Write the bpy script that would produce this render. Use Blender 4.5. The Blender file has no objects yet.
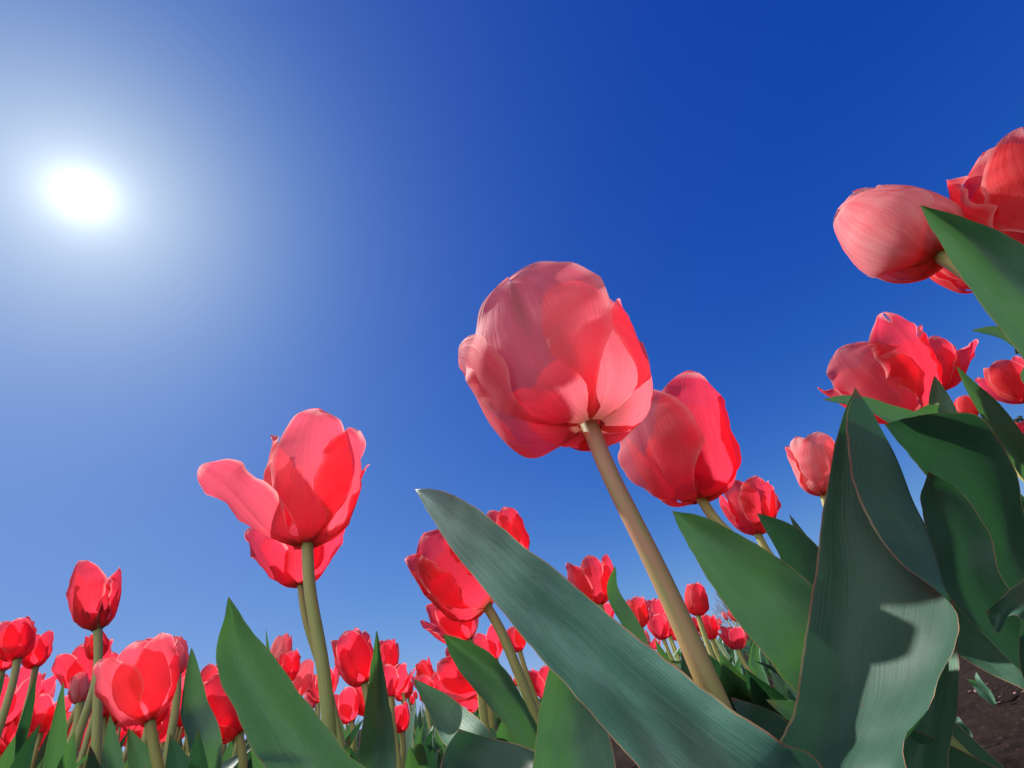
import bpy, math, random
from mathutils import Vector, Matrix, noise

R_ = math.radians
scene = bpy.context.scene
col = scene.collection

# ------------------------------------------------------------------ camera
F = 470.0                                   # focal length in pixels of a 1024 wide picture
CAM = Vector((0.0, 0.0, 0.16))
UPC = Vector((-0.258, 0.763, 0.593)).normalized()      # world up seen from the camera (x right, y up, z forward)
sp = UPC.z; cp = math.sqrt(1 - sp * sp); roll = math.asin(UPC.x / cp)
FW = Vector((0, cp, sp)); U0 = Vector((0, -sp, cp)); X0 = Vector((1, 0, 0))
RT = X0 * math.cos(roll) + U0 * math.sin(roll)
UP = U0 * math.cos(roll) - X0 * math.sin(roll)
cam_data = bpy.data.cameras.new('camera')
cam = bpy.data.objects.new('camera', cam_data); col.objects.link(cam)
m3 = Matrix((RT, UP, -FW)).transposed()
cam.matrix_world = Matrix.Translation(CAM) @ m3.to_4x4()
cam_data.sensor_width = 36.0
cam_data.lens = F / 1024 * 36
cam_data.clip_start = 0.01
cam_data.clip_end = 3000
scene.camera = cam


def at(px, py, d):
    """the point seen at a pixel, d metres along the view axis"""
    return CAM + (RT * ((px - 512) / F) + UP * ((384 - py) / F) + FW) * d


def pix(p):
    q = p - CAM
    d = q.dot(FW)
    if d < 1e-4:
        return (0, 0, -1)
    return (512 + F * q.dot(RT) / d, 384 - F * q.dot(UP) / d, d)


# ------------------------------------------------------------------ sky and sun
SUN = (at(82, 195, 1) - CAM).normalized()
SUN_EL = math.asin(SUN.z); SUN_AZ = math.atan2(SUN.x, SUN.y)
w = bpy.data.worlds.new('World'); scene.world = w; w.use_nodes = True
nt = w.node_tree; N = nt.nodes; L = nt.links
for n in list(N):
    N.remove(n)
out = N.new('ShaderNodeOutputWorld'); bg = N.new('ShaderNodeBackground')
sky = N.new('ShaderNodeTexSky'); sky.sky_type = 'NISHITA'; sky.sun_disc = False
sky.sun_elevation = SUN_EL; sky.sun_rotation = SUN_AZ
sky.altitude = 300; sky.air_density = 1.0; sky.dust_density = 0.3; sky.ozone_density = 3.0
SKY_STRENGTH = 0.058
bg.inputs['Strength'].default_value = SKY_STRENGTH
tint = N.new('ShaderNodeMix'); tint.data_type = 'RGBA'; tint.blend_type = 'MULTIPLY'
tint.inputs[0].default_value = 1.0
tint.inputs[7].default_value = (0.62 * .12, 0.72 * .12, 0.12, 1)
L.new(sky.outputs[0], tint.inputs[6])


def wmath(op, a, b=None, clamp=False, c=None):
    n = N.new('ShaderNodeMath'); n.operation = op; n.use_clamp = clamp
    for i, v in enumerate((a, b, c)):
        if v is None:
            continue
        if isinstance(v, (int, float)):
            n.inputs[i].default_value = v
        else:
            L.new(v, n.inputs[i])
    return n.outputs[0]


# the air's own glow round the sun, by the angle from the sun's direction
geo = N.new('ShaderNodeNewGeometry')
nrm = N.new('ShaderNodeVectorMath'); nrm.operation = 'NORMALIZE'; L.new(geo.outputs['Incoming'], nrm.inputs[0])
dp = N.new('ShaderNodeVectorMath'); dp.operation = 'DOT_PRODUCT'
L.new(nrm.outputs[0], dp.inputs[0]); dp.inputs[1].default_value = -SUN
ang = wmath('ARCCOSINE', wmath('MINIMUM', dp.outputs['Value'], 0.999999))


def lobe(width, power, amp, color):
    e = wmath('EXPONENT', wmath('MULTIPLY', wmath('POWER', wmath('DIVIDE', ang, width), power), -1.0))
    s = wmath('MULTIPLY', e, amp)
    c = N.new('ShaderNodeVectorMath'); c.operation = 'SCALE'
    c.inputs[0].default_value = color; L.new(s, c.inputs['Scale'])
    return c.outputs[0]


def vadd(p, q):
    a_ = N.new('ShaderNodeVectorMath'); a_.operation = 'ADD'
    L.new(p, a_.inputs[0]); L.new(q, a_.inputs[1])
    return a_.outputs[0]


# deep, polarised looking blue: a contrast curve on each channel of the clear sky
acc = vadd(tint.outputs[2], lobe(R_(21), 1.7, 0.13, (0.55, 0.78, 1.0)))
sepc = N.new('ShaderNodeSeparateXYZ'); L.new(acc, sepc.inputs[0])
comc = N.new('ShaderNodeCombineXYZ')
for i, (k_, g_) in enumerate(((4.6, 2.4), (1.05, 1.35), (0.78, 0.60))):
    L.new(wmath('MULTIPLY', wmath('POWER', wmath('SMOOTH_MIN', sepc.outputs[i], (0.30, 0.46, 0.95)[i], c=(0.25, 0.25, 0.3)[i]), g_), k_ / 0.12), comc.inputs[i])
acc = comc.outputs[0]
sepd = N.new('ShaderNodeSeparateXYZ'); L.new(nrm.outputs[0], sepd.inputs[0])
low = wmath('EXPONENT', wmath('MULTIPLY', wmath('ABSOLUTE', sepd.outputs[2]), -9.0))
pale = N.new('ShaderNodeVectorMath'); pale.operation = 'SCALE'; pale.inputs[0].default_value = (1.3, 1.4, 0.6); L.new(low, pale.inputs['Scale'])
acc = vadd(acc, pale.outputs[0])
# haze low down on the sun's side
hz = wmath('MULTIPLY', wmath('EXPONENT', wmath('MULTIPLY', wmath('ABSOLUTE', sepd.outputs[2]), -4.5)),
           wmath('EXPONENT', wmath('MULTIPLY', wmath('POWER', wmath('DIVIDE', ang, R_(38)), 2.0), -1.0)))
hv = N.new('ShaderNodeVectorMath'); hv.operation = 'SCALE'; hv.inputs[0].default_value = (5.0, 3.6, 0.4); L.new(hz, hv.inputs['Scale'])
acc = vadd(acc, hv.outputs[0])
for lb in (lobe(R_(1.4), 1.2, 10.0, (1, 1, 0.95)), lobe(R_(4.2), 1.05, 5.2, (0.90, 1.0, 0.80)), lobe(R_(32), 2.0, 0.45, (1.0, 0.9, 0.4)), lobe(R_(15), 1.8, 0.75, (0.85, 1.0, 0.15))):
    acc = vadd(acc, lb)
# added fill light: a made-up bright cloud bank, unseen behind and left of the view
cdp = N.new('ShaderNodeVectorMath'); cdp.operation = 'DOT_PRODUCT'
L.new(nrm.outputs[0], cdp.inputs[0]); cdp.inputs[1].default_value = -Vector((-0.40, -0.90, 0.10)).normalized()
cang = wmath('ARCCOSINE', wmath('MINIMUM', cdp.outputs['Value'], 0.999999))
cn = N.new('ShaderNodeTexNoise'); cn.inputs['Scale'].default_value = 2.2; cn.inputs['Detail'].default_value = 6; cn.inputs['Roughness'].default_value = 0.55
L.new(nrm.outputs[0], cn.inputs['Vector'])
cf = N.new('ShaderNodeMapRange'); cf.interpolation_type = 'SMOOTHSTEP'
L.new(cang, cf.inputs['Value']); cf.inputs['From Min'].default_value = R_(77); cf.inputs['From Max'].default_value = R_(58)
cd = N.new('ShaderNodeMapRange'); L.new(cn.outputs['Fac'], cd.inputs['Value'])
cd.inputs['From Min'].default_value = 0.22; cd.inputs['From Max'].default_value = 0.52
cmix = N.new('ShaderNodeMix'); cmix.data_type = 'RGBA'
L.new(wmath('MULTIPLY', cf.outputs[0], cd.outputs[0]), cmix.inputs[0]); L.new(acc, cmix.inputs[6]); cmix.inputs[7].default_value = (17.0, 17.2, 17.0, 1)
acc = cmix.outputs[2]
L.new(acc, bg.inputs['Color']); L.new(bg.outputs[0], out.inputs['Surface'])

sd = bpy.data.lights.new('sun', 'SUN'); sd.energy = 4.4; sd.angle = R_(2.0); sd.color = (1.0, 0.95, 0.87)
so = bpy.data.objects.new('sun', sd); col.objects.link(so)
so.rotation_euler = SUN.to_track_quat('Z', 'Y').to_euler()
so.location = (0, 0, 5)

vs = scene.view_settings
vs.view_transform = 'Standard'; vs.look = 'None'; vs.gamma = 1.0; vs.use_curve_mapping = False
vs.exposure = 1.05
scene.cycles.use_denoising = True
scene.cycles.max_bounces = 10; scene.cycles.transmission_bounces = 8; scene.cycles.diffuse_bounces = 5
scene.cycles.transparent_max_bounces = 8
scene.cycles.sample_clamp_indirect = 6

# ------------------------------------------------------------------ materials


class NT:
    def __init__(s, name):
        s.m = bpy.data.materials.new(name); s.m.use_nodes = True
        s.t = s.m.node_tree
        for n in list(s.t.nodes):
            s.t.nodes.remove(n)

    def n(s, kind, **kw):
        x = s.t.nodes.new(kind)
        for k, v in kw.items():
            setattr(x, k, v)
        return x

    def set(s, node, key, v):
        if isinstance(v, bpy.types.NodeSocket):
            s.t.links.new(v, node.inputs[key])
        else:
            node.inputs[key].default_value = v

    def math(s, op, a, b=0.0, clamp=False):
        x = s.n('ShaderNodeMath', operation=op, use_clamp=clamp)
        s.set(x, 0, a); s.set(x, 1, b)
        return x.outputs[0]

    def mix(s, f, a, b, mode='MIX'):
        x = s.n('ShaderNodeMix', data_type='RGBA', blend_type=mode)
        s.set(x, 0, f); s.set(x, 6, a); s.set(x, 7, b)
        return x.outputs[2]

    def noise(s, vec, scale, detail=3, rough=0.55):
        x = s.n('ShaderNodeTexNoise')
        s.set(x, 'Vector', vec); s.set(x, 'Scale', scale); s.set(x, 'Detail', detail); s.set(x, 'Roughness', rough)
        return x.outputs['Fac']

    def ramp(s, f, a, b):
        x = s.n('ShaderNodeMapRange', clamp=True)
        s.set(x, 'Value', f); s.set(x, 'From Min', a); s.set(x, 'From Max', b)
        return x.outputs[0]

    def vscale(s, vec, sc):
        x = s.n('ShaderNodeMapping'); s.set(x, 'Vector', vec); x.inputs['Scale'].default_value = sc
        return x.outputs[0]

    def bump(s, h, strength, dist):
        x = s.n('ShaderNodeBump'); s.set(x, 'Height', h); s.set(x, 'Strength', strength); s.set(x, 'Distance', dist)
        return x.outputs[0]

    def out(s, sh):
        o = s.n('ShaderNodeOutputMaterial'); s.t.links.new(sh, o.inputs['Surface'])
        return s.m


def C(r, g, b):
    return (r, g, b, 1.0)


def petal_material(name, outer, pale, inner, trans, tfac, stripe=0.0, pale_amt=0.5, green_base=0.6):
    t = NT(name)
    uv = t.n('ShaderNodeUVMap').outputs[0]
    sep = t.n('ShaderNodeSeparateXYZ'); t.set(sep, 0, uv)
    u, v = sep.outputs[0], sep.outputs[1]
    oi = t.n('ShaderNodeObjectInfo')
    rnd = oi.outputs['Random']
    au = t.math('MULTIPLY', t.math('ABSOLUTE', t.math('SUBTRACT', u, 0.5)), 2.0)
    # fan veins: streaks that converge at the petal's foot
    comb = t.n('ShaderNodeCombineXYZ'); t.set(comb, 0, t.math('MULTIPLY', u, 26.0)); t.set(comb, 1, t.math('MULTIPLY', v, 1.6)); t.set(comb, 2, t.math('MULTIPLY', rnd, 50.0))
    st = t.noise(comb.outputs[0], 1.0, 4, 0.6)
    comb2 = t.n('ShaderNodeCombineXYZ'); t.set(comb2, 0, t.math('MULTIPLY', u, 3.0)); t.set(comb2, 1, t.math('MULTIPLY', v, 2.0)); t.set(comb2, 2, t.math('MULTIPLY', rnd, 90.0))
    big = t.noise(comb2.outputs[0], 1.0, 2, 0.5)
    comb3 = t.n('ShaderNodeCombineXYZ'); t.set(comb3, 0, t.math('MULTIPLY', u, 60.0)); t.set(comb3, 1, t.math('MULTIPLY', v, 60.0)); t.set(comb3, 2, t.math('MULTIPLY', rnd, 20.0))
    grain = t.noise(comb3.outputs[0], 1.0, 3, 0.7)
    pf = t.math('MULTIPLY', t.ramp(t.math('ADD', t.math('MULTIPLY', st, 0.5), t.math('MULTIPLY', big, 0.7)), 0.42, 0.8), pale_amt)
    c = t.mix(pf, outer, pale)
    c = t.mix(t.math('MULTIPLY', t.ramp(grain, 0.4, 0.7), 0.22), c, pale)
    # paler margin: backlit rim light painted into the petal colour
    c = t.mix(t.math('MULTIPLY', t.ramp(t.math('MAXIMUM', au, t.math('ADD', t.math('MULTIPLY', v, 2.0), -1.0)), 0.86, 1.0), 0.6), c, C(0.80, 0.45, 0.46))
    # olive streak along the midrib
    if stripe > 0:
        sf = t.math('MULTIPLY', t.ramp(t.math('ADD', au, t.math('MULTIPLY', st, 0.12)), 0.2, 0.06), t.ramp(v, 0.45, 0.75))
        c = t.mix(t.math('MULTIPLY', sf, stripe), c, C(0.20, 0.16, 0.07))
    # greenish buff foot
    foot = t.ramp(t.math('ADD', v, t.math('MULTIPLY', st, 0.08)), 0.2, 0.05)
    c = t.mix(t.math('MULTIPLY', foot, green_base), c, C(0.20, 0.13, 0.06))
    hs = t.n('ShaderNodeHueSaturation'); t.set(hs, 'Color', c)
    t.set(hs, 'Value', t.math('ADD', 0.80, t.math('MULTIPLY', rnd, 0.34)))
    t.set(hs, 'Hue', t.math('ADD', 0.488, t.math('MULTIPLY', rnd, 0.022)))
    c = hs.outputs[0]
    g = t.n('ShaderNodeNewGeometry')
    ci = t.mix(t.math('MULTIPLY', foot, 0.9), t.mix(t.math('MULTIPLY', st, 0.3), inner, pale), C(0.02, 0.015, 0.02))
    cc = t.mix(g.outputs['Backfacing'], c, ci)
    nrm_ = t.bump(t.math('ADD', t.math('MULTIPLY', st, 1.2), t.math('MULTIPLY', grain, 0.4)), 0.5, 0.0008)
    p = t.n('ShaderNodeBsdfPrincipled')
    t.set(p, 'Base Color', cc); t.set(p, 'Roughness', 0.6); t.set(p, 'Normal', nrm_)
    p.inputs['Specular IOR Level'].default_value = 0.14
    p.inputs['Sheen Weight'].default_value = 0.05
    p.inputs['Sheen Roughness'].default_value = 0.4
    tr = t.n('ShaderNodeBsdfTranslucent')
    tc = t.mix(t.math('MULTIPLY', t.ramp(st, 0.45, 0.75), 0.35), trans, t.mix(0.5, trans, pale))
    rim_f = t.ramp(t.math('MAXIMUM', au, t.math('ADD', t.math('MULTIPLY', v, 2.0), -1.0)), 0.88, 1.0)
    tc = t.mix(t.math('MULTIPLY', rim_f, 0.7), tc, C(0.95, 0.52, 0.52))  # backlit rim glow painted into the translucent colour too
    tc = t.mix(t.math('MULTIPLY', foot, 0.8), tc, C(0.12, 0.07, 0.02))
    t.set(tr, 'Color', tc); t.set(tr, 'Normal', nrm_)
    ms = t.n('ShaderNodeMixShader'); ms.inputs[0].default_value = tfac
    t.t.links.new(p.outputs[0], ms.inputs[1]); t.t.links.new(tr.outputs[0], ms.inputs[2])
    tp_ = t.n('ShaderNodeBsdfTransparent'); tp_.inputs['Color'].default_value = C(1.0, 0.09, 0.12)
    m2 = t.n('ShaderNodeMixShader'); m2.inputs[0].default_value = 0.25
    t.t.links.new(ms.outputs[0], m2.inputs[1]); t.t.links.new(tp_.outputs[0], m2.inputs[2])
    return t.out(m2.outputs[0])


PET_RED = petal_material('petal_red', C(0.58, 0.045, 0.065), C(0.68, 0.16, 0.18), C(0.5, 0.008, 0.015), C(0.88, 0.042, 0.095), 0.6, pale_amt=0.35)
PET_ROSE = petal_material('petal_rose', C(0.66, 0.10, 0.12), C(0.76, 0.28, 0.30), C(0.55, 0.01, 0.02), C(0.90, 0.10, 0.165), 0.58, pale_amt=0.45)
PET_CORAL = petal_material('petal_coral', C(0.84, 0.15, 0.20), C(0.86, 0.29, 0.335), C(0.55, 0.01, 0.025), C(0.90, 0.185, 0.245), 0.56, stripe=0.75, pale_amt=0.6)
PET_PALE = petal_material('petal_dusky_pink', C(0.66, 0.13, 0.16), C(0.80, 0.44, 0.46), C(0.5, 0.015, 0.025), C(0.85, 0.08, 0.10), 0.42, pale_amt=0.85)


def leaf_material(name, dark, bloom, trans, tfac, bloom_amt=0.6, rough=0.42, tipf=0.8):
    t = NT(name)
    uv = t.n('ShaderNodeUVMap').outputs[0]
    sep = t.n('ShaderNodeSeparateXYZ'); t.set(sep, 0, uv)
    u, v = sep.outputs[0], sep.outputs[1]
    rnd = t.n('ShaderNodeObjectInfo').outputs['Random']
    au = t.math('MULTIPLY', t.math('ABSOLUTE', t.math('SUBTRACT', u, 0.5)), 2.0)

    def tex(su, sv, so, det=3, rg=0.55):
        cmb = t.n('ShaderNodeCombineXYZ'); t.set(cmb, 0, t.math('MULTIPLY', u, su)); t.set(cmb, 1, t.math('MULTIPLY', v, sv)); t.set(cmb, 2, t.math('ADD', so, t.math('MULTIPLY', rnd, 40.0)))
        return t.noise(cmb.outputs[0], 1.0, det, rg)
    rib = tex(46, 1.5, 0.0, 3, 0.6)
    fine = tex(150, 6.0, 5.0, 2)
    blot = tex(4.0, 7.0, 9.0, 4, 0.6)
    speck = tex(40, 90, 14.0, 3, 0.7)
    c = t.mix(t.ramp(rib, 0.3, 0.7), dark, t.mix(0.22, dark, bloom))
    c = t.mix(t.math('MULTIPLY', t.ramp(blot, 0.40, 0.72), bloom_amt), c, bloom)
    c = t.mix(t.math('MULTIPLY', t.ramp(fine, 0.55, 0.75), 0.25), c, bloom)
    # scuffs and specks
    c = t.mix(t.math('MULTIPLY', t.ramp(speck, 0.70, 0.76), 0.5), c, C(0.30, 0.27, 0.16))
    c = t.mix(t.math('MULTIPLY', t.ramp(t.math('MULTIPLY', tex(20, 60, 22.0, 4, 0.7), t.ramp(blot, 0.3, 0.6)), 0.58, 0.66), 0.55), c, C(0.06, 0.045, 0.02))
    edge = t.ramp(t.math('ADD', au, t.math('MULTIPLY', t.math('SUBTRACT', blot, 0.5), 0.03)), 0.965, 0.985)
    c = t.mix(edge, c, t.mix(t.ramp(tex(1, 9, 30.0), 0.4, 0.6), C(0.30, 0.23, 0.13), C(0.26, 0.10, 0.07)))
    tip = t.ramp(t.math('ADD', v, t.math('MULTIPLY', speck, 0.03)), 0.972, 0.992)
    c = t.mix(t.math('MULTIPLY', tip, tipf), c, C(0.16, 0.05, 0.04))
    hs = t.n('ShaderNodeHueSaturation'); t.set(hs, 'Color', c); t.set(hs, 'Value', t.math('ADD', 0.85, t.math('MULTIPLY', rnd, 0.3)))
    c = hs.outputs[0]
    nrm_ = t.bump(t.math('ADD', t.math('ADD', rib, t.math('MULTIPLY', fine, 0.35)), t.math('MULTIPLY', blot, 1.8)), 0.36, 0.0007)
    p = t.n('ShaderNodeBsdfPrincipled'); t.set(p, 'Base Color', c); t.set(p, 'Normal', nrm_)
    t.set(p, 'Roughness', t.math('ADD', rough, t.math('MULTIPLY', blot, 0.15)))
    p.inputs['Specular IOR Level'].default_value = 0.3
    tr = t.n('ShaderNodeBsdfTranslucent'); t.set(tr, 'Color', t.mix(t.ramp(rib, 0.35, 0.65), trans, t.mix(0.5, trans, dark)))
    t.set(tr, 'Normal', nrm_)
    ms = t.n('ShaderNodeMixShader'); ms.inputs[0].default_value = tfac
    t.t.links.new(p.outputs[0], ms.inputs[1]); t.t.links.new(tr.outputs[0], ms.inputs[2])
    return t.out(ms.outputs[0])


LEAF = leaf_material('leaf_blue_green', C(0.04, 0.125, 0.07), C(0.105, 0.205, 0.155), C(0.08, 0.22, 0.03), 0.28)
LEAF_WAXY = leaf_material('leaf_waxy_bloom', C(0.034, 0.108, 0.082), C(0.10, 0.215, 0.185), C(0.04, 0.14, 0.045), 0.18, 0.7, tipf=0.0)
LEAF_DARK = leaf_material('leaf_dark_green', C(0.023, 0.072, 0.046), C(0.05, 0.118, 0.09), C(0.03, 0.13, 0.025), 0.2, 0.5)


def stem_material(name, a, b):
    t = NT(name)
    uv = t.n('ShaderNodeUVMap').outputs[0]
    sep = t.n('ShaderNodeSeparateXYZ'); t.set(sep, 0, uv)
    u, v = sep.outputs[0], sep.outputs[1]
    cmb = t.n('ShaderNodeCombineXYZ'); t.set(cmb, 0, t.math('MULTIPLY', u, 9.0)); t.set(cmb, 1, t.math('MULTIPLY', v, 9.0))
    st = t.noise(cmb.outputs[0], 1.0, 4, 0.6)
    cmb2 = t.n('ShaderNodeCombineXYZ'); t.set(cmb2, 0, t.math('MULTIPLY', u, 60.0)); t.set(cmb2, 1, t.math('MULTIPLY', v, 300.0))
    gr = t.noise(cmb2.outputs[0], 1.0, 3, 0.7)
    f = t.math('MULTIPLY', t.ramp(t.math('ADD', st, t.math('MULTIPLY', t.math('SUBTRACT', v, 0.5), 0.35)), 0.3, 0.65), t.ramp(v, 0.985, 0.93))
    c = t.mix(f, a, b)
    c = t.mix(t.math('MULTIPLY', t.ramp(gr, 0.5, 0.75), 0.2), c, C(0.35, 0.28, 0.16))
    p = t.n('ShaderNodeBsdfPrincipled'); t.set(p, 'Base Color', c); t.set(p, 'Roughness', 0.5)
    t.set(p, 'Normal', t.bump(gr, 0.3, 0.0004))
    p.inputs['Subsurface Weight'].default_value = 0.0
    return t.out(p.outputs[0])


STEM = stem_material('stem_green', C(0.17, 0.26, 0.055), C(0.29, 0.27, 0.08))
STEM_RED = stem_material('stem_reddish', C(0.19, 0.21, 0.05), C(0.33, 0.15, 0.085))


def plain(name, c, rough=0.7):
    t = NT(name); p = t.n('ShaderNodeBsdfPrincipled')
    tc = t.n('ShaderNodeTexCoord').outputs['Object']
    n1 = t.noise(tc, 400, 3)
    t.set(p, 'Base Color', t.mix(n1, c, tuple(x * 0.6 for x in c[:3]) + (1,))); t.set(p, 'Roughness', rough)
    return t.out(p.outputs[0])


ANTHER = plain('anther_black', C(0.02, 0.012, 0.02)); PISTIL = plain('pistil_green', C(0.25, 0.3, 0.1))


def soil_material():
    t = NT('soil')
    tc = t.n('ShaderNodeTexCoord').outputs['Object']
    a = t.noise(tc, 28, 6, 0.65); b = t.noise(tc, 140, 5, 0.7); c0 = t.noise(tc, 3, 3)
    c = t.mix(t.ramp(a, 0.35, 0.7), C(0.005, 0.0035, 0.003), C(0.02, 0.012, 0.010))
    c = t.mix(t.math('MULTIPLY', t.ramp(b, 0.58, 0.7), 0.5), c, C(0.12, 0.07, 0.06))
    c = t.mix(t.math('MULTIPLY', t.ramp(c0, 0.4, 0.7), 0.4), c, C(0.03, 0.02, 0.015))
    p = t.n('ShaderNodeBsdfPrincipled'); t.set(p, 'Base Color', c); t.set(p, 'Roughness', 0.95); p.inputs['Specular IOR Level'].default_value = 0.05
    t.set(p, 'Normal', t.bump(t.math('ADD', a, t.math('MULTIPLY', b, 0.5)), 0.9, 0.012))
    return t.out(p.outputs[0])


SOIL = soil_material()


def clod_material():
    t = NT('clods')
    tc = t.n('ShaderNodeTexCoord').outputs['Object']
    a = t.noise(tc, 90, 5, 0.7)
    p = t.n('ShaderNodeBsdfPrincipled'); t.set(p, 'Base Color', t.mix(t.ramp(a, 0.35, 0.65), C(0.02, 0.011, 0.010), C(0.26, 0.145, 0.14))); t.set(p, 'Roughness', 0.95)
    t.set(p, 'Normal', t.bump(a, 0.8, 0.004))
    return t.out(p.outputs[0])


CLOD = clod_material()


def bark_material():
    t = NT('bark')
    tc = t.n('ShaderNodeTexCoord').outputs['Object']
    a = t.noise(tc, 6, 4)
    p = t.n('ShaderNodeBsdfPrincipled'); t.set(p, 'Base Color', t.mix(a, C(0.10, 0.085, 0.08), C(0.2, 0.17, 0.15))); t.set(p, 'Roughness', 0.9)
    return t.out(p.outputs[0])


BARK = bark_material()


def needle_material():
    t = NT('needles')
    tc = t.n('ShaderNodeTexCoord').outputs['Object']
    a = t.noise(tc, 1.5, 4)
    p = t.n('ShaderNodeBsdfPrincipled'); t.set(p, 'Base Color', t.mix(a, C(0.02, 0.045, 0.03), C(0.06, 0.10, 0.05))); t.set(p, 'Roughness', 0.7)
    return t.out(p.outputs[0])


NEEDLE = needle_material()

# ------------------------------------------------------------------ mesh helpers


class Mesh:
    def __init__(s):
        s.v = []; s.f = []; s.uv = []; s.mi = []

    def grid(s, rows, mat=0, closed=False, uvs=None):
        """rows: list of equal-length lists of points; u runs across a row, v along the rows"""
        b = len(s.v); nr = len(rows); nc = len(rows[0])
        for r in rows:
            s.v.extend(r)
        for i in range(nr - 1):
            for j in range(nc - (0 if closed else 1)):
                j2 = (j + 1) % nc
                s.f.append((b + i * nc + j, b + i * nc + j2, b + (i + 1) * nc + j2, b + (i + 1) * nc + j))
                if uvs:
                    s.uv.append((uvs[i][j], uvs[i][j2], uvs[i + 1][j2], uvs[i + 1][j]))
                else:
                    du = nc if closed else nc - 1
                    s.uv.append(((j / du, i / (nr - 1)), ((j + 1) / du, i / (nr - 1)), ((j + 1) / du, (i + 1) / (nr - 1)), (j / du, (i + 1) / (nr - 1))))
                s.mi.append(mat)

    def face(s, pts, mat=0):
        b = len(s.v); s.v.extend(pts); s.f.append(tuple(range(b, b + len(pts)))); s.mi.append(mat)
        s.uv.append(tuple((0.5, 0.5) for _ in pts))

    def data(s, name, mats, origin=None):
        me = bpy.data.meshes.new(name)
        o = origin or Vector((0, 0, 0))
        me.from_pydata([tuple(Vector(p) - o) for p in s.v], [], s.f)
        ul = me.uv_layers.new(name='UVMap')
        flat = []
        for q in s.uv:
            for c in q:
                flat.extend(c)
        ul.data.foreach_set('uv', flat)
        for m in mats:
            me.materials.append(m)
        me.polygons.foreach_set('material_index', s.mi)
        me.polygons.foreach_set('use_smooth', [True] * len(s.f))
        me.update()
        return me

    def build(s, name, mats, parent=None, origin=None):
        if not isinstance(mats, (list, tuple)):
            mats = [mats]
        ob = bpy.data.objects.new(name, s.data(name, mats, origin if origin is not None else (parent.location if parent else None)))
        col.objects.link(ob)
        if parent:
            ob.parent = parent
        return ob


def sm(x):
    x = max(0.0, min(1.0, x)); return x * x * (3 - 2 * x)


def cr(pts, t):
    """Catmull-Rom through points (Vectors or floats), t in 0..1"""
    n = len(pts) - 1
    x = min(max(t, 0), 1) * n; i = min(int(x), n - 1); f = x - i
    p1 = pts[i]; p2 = pts[i + 1]
    p0 = pts[i - 1] if i > 0 else p1 * 2 - p2
    p3 = pts[i + 2] if i + 2 <= n else p2 * 2 - p1
    return 0.5 * ((2 * p1) + (p2 - p0) * f + (2 * p0 - 5 * p1 + 4 * p2 - p3) * f * f + (3 * p1 - p0 - 3 * p2 + p3) * f * f * f)


def ground_z(x, y):
    r = math.hypot(x, y)
    k = min(1.0, 14.0 / max(r, 1e-6))
    xx, yy = x * k, y * k
    z = 0.05 * yy + 0.06 * (math.sqrt(xx * xx + 0.09) - 0.3) + 0.04 * (math.sqrt(xx * xx + 0.04) - xx - 0.2)
    return z


def tag(o, label=None, cat=None, group=None, kind=None):
    if label: o['label'] = label
    if cat: o['category'] = cat
    if group: o['group'] = group
    if kind: o['kind'] = kind
    return o


def tube(m, pts, radii, nseg=10, mat=0, step=14, caps=True):
    rows = []
    prev = None
    for i in range(step + 1):
        t = i / step
        p = cr(pts, t); d = (cr(pts, min(1, t + 0.01)) - cr(pts, max(0, t - 0.01))).normalized()
        if prev is None:
            a = d.orthogonal().normalized()
        else:
            a = (prev - d * prev.dot(d)).normalized()
        prev = a; b = d.cross(a)
        r = cr(radii, t)
        rows.append([p + (a * math.cos(2 * math.pi * k / nseg) + b * math.sin(2 * math.pi * k / nseg)) * r for k in range(nseg)])
    m.grid(rows, mat, closed=True)


# ------------------------------------------------------------------ flowers
STY = {   # (foot angle, wall angle, tip angle) of outer and inner petals, half width
    'closed': dict(o=(6, 84, 112), i=(6, 86, 116), w=0.39, jit=4),
    'cup':    dict(o=(14, 78, 93), i=(14, 80, 99), w=0.37, jit=7),
    'open':   dict(o=(14, 66, 84), i=(14, 74, 94), w=0.36, jit=12),
    'flared': dict(o=(10, 52, 62), i=(8, 68, 84), w=0.34, jit=16),
    'plump': dict(o=(-14, 80, 116), i=(-10, 82, 118), w=0.47, jit=3, pt=-0.35),
    'bud':    dict(o=(25, 86, 106), i=(25, 88, 108), w=0.30, jit=3),
}


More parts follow.
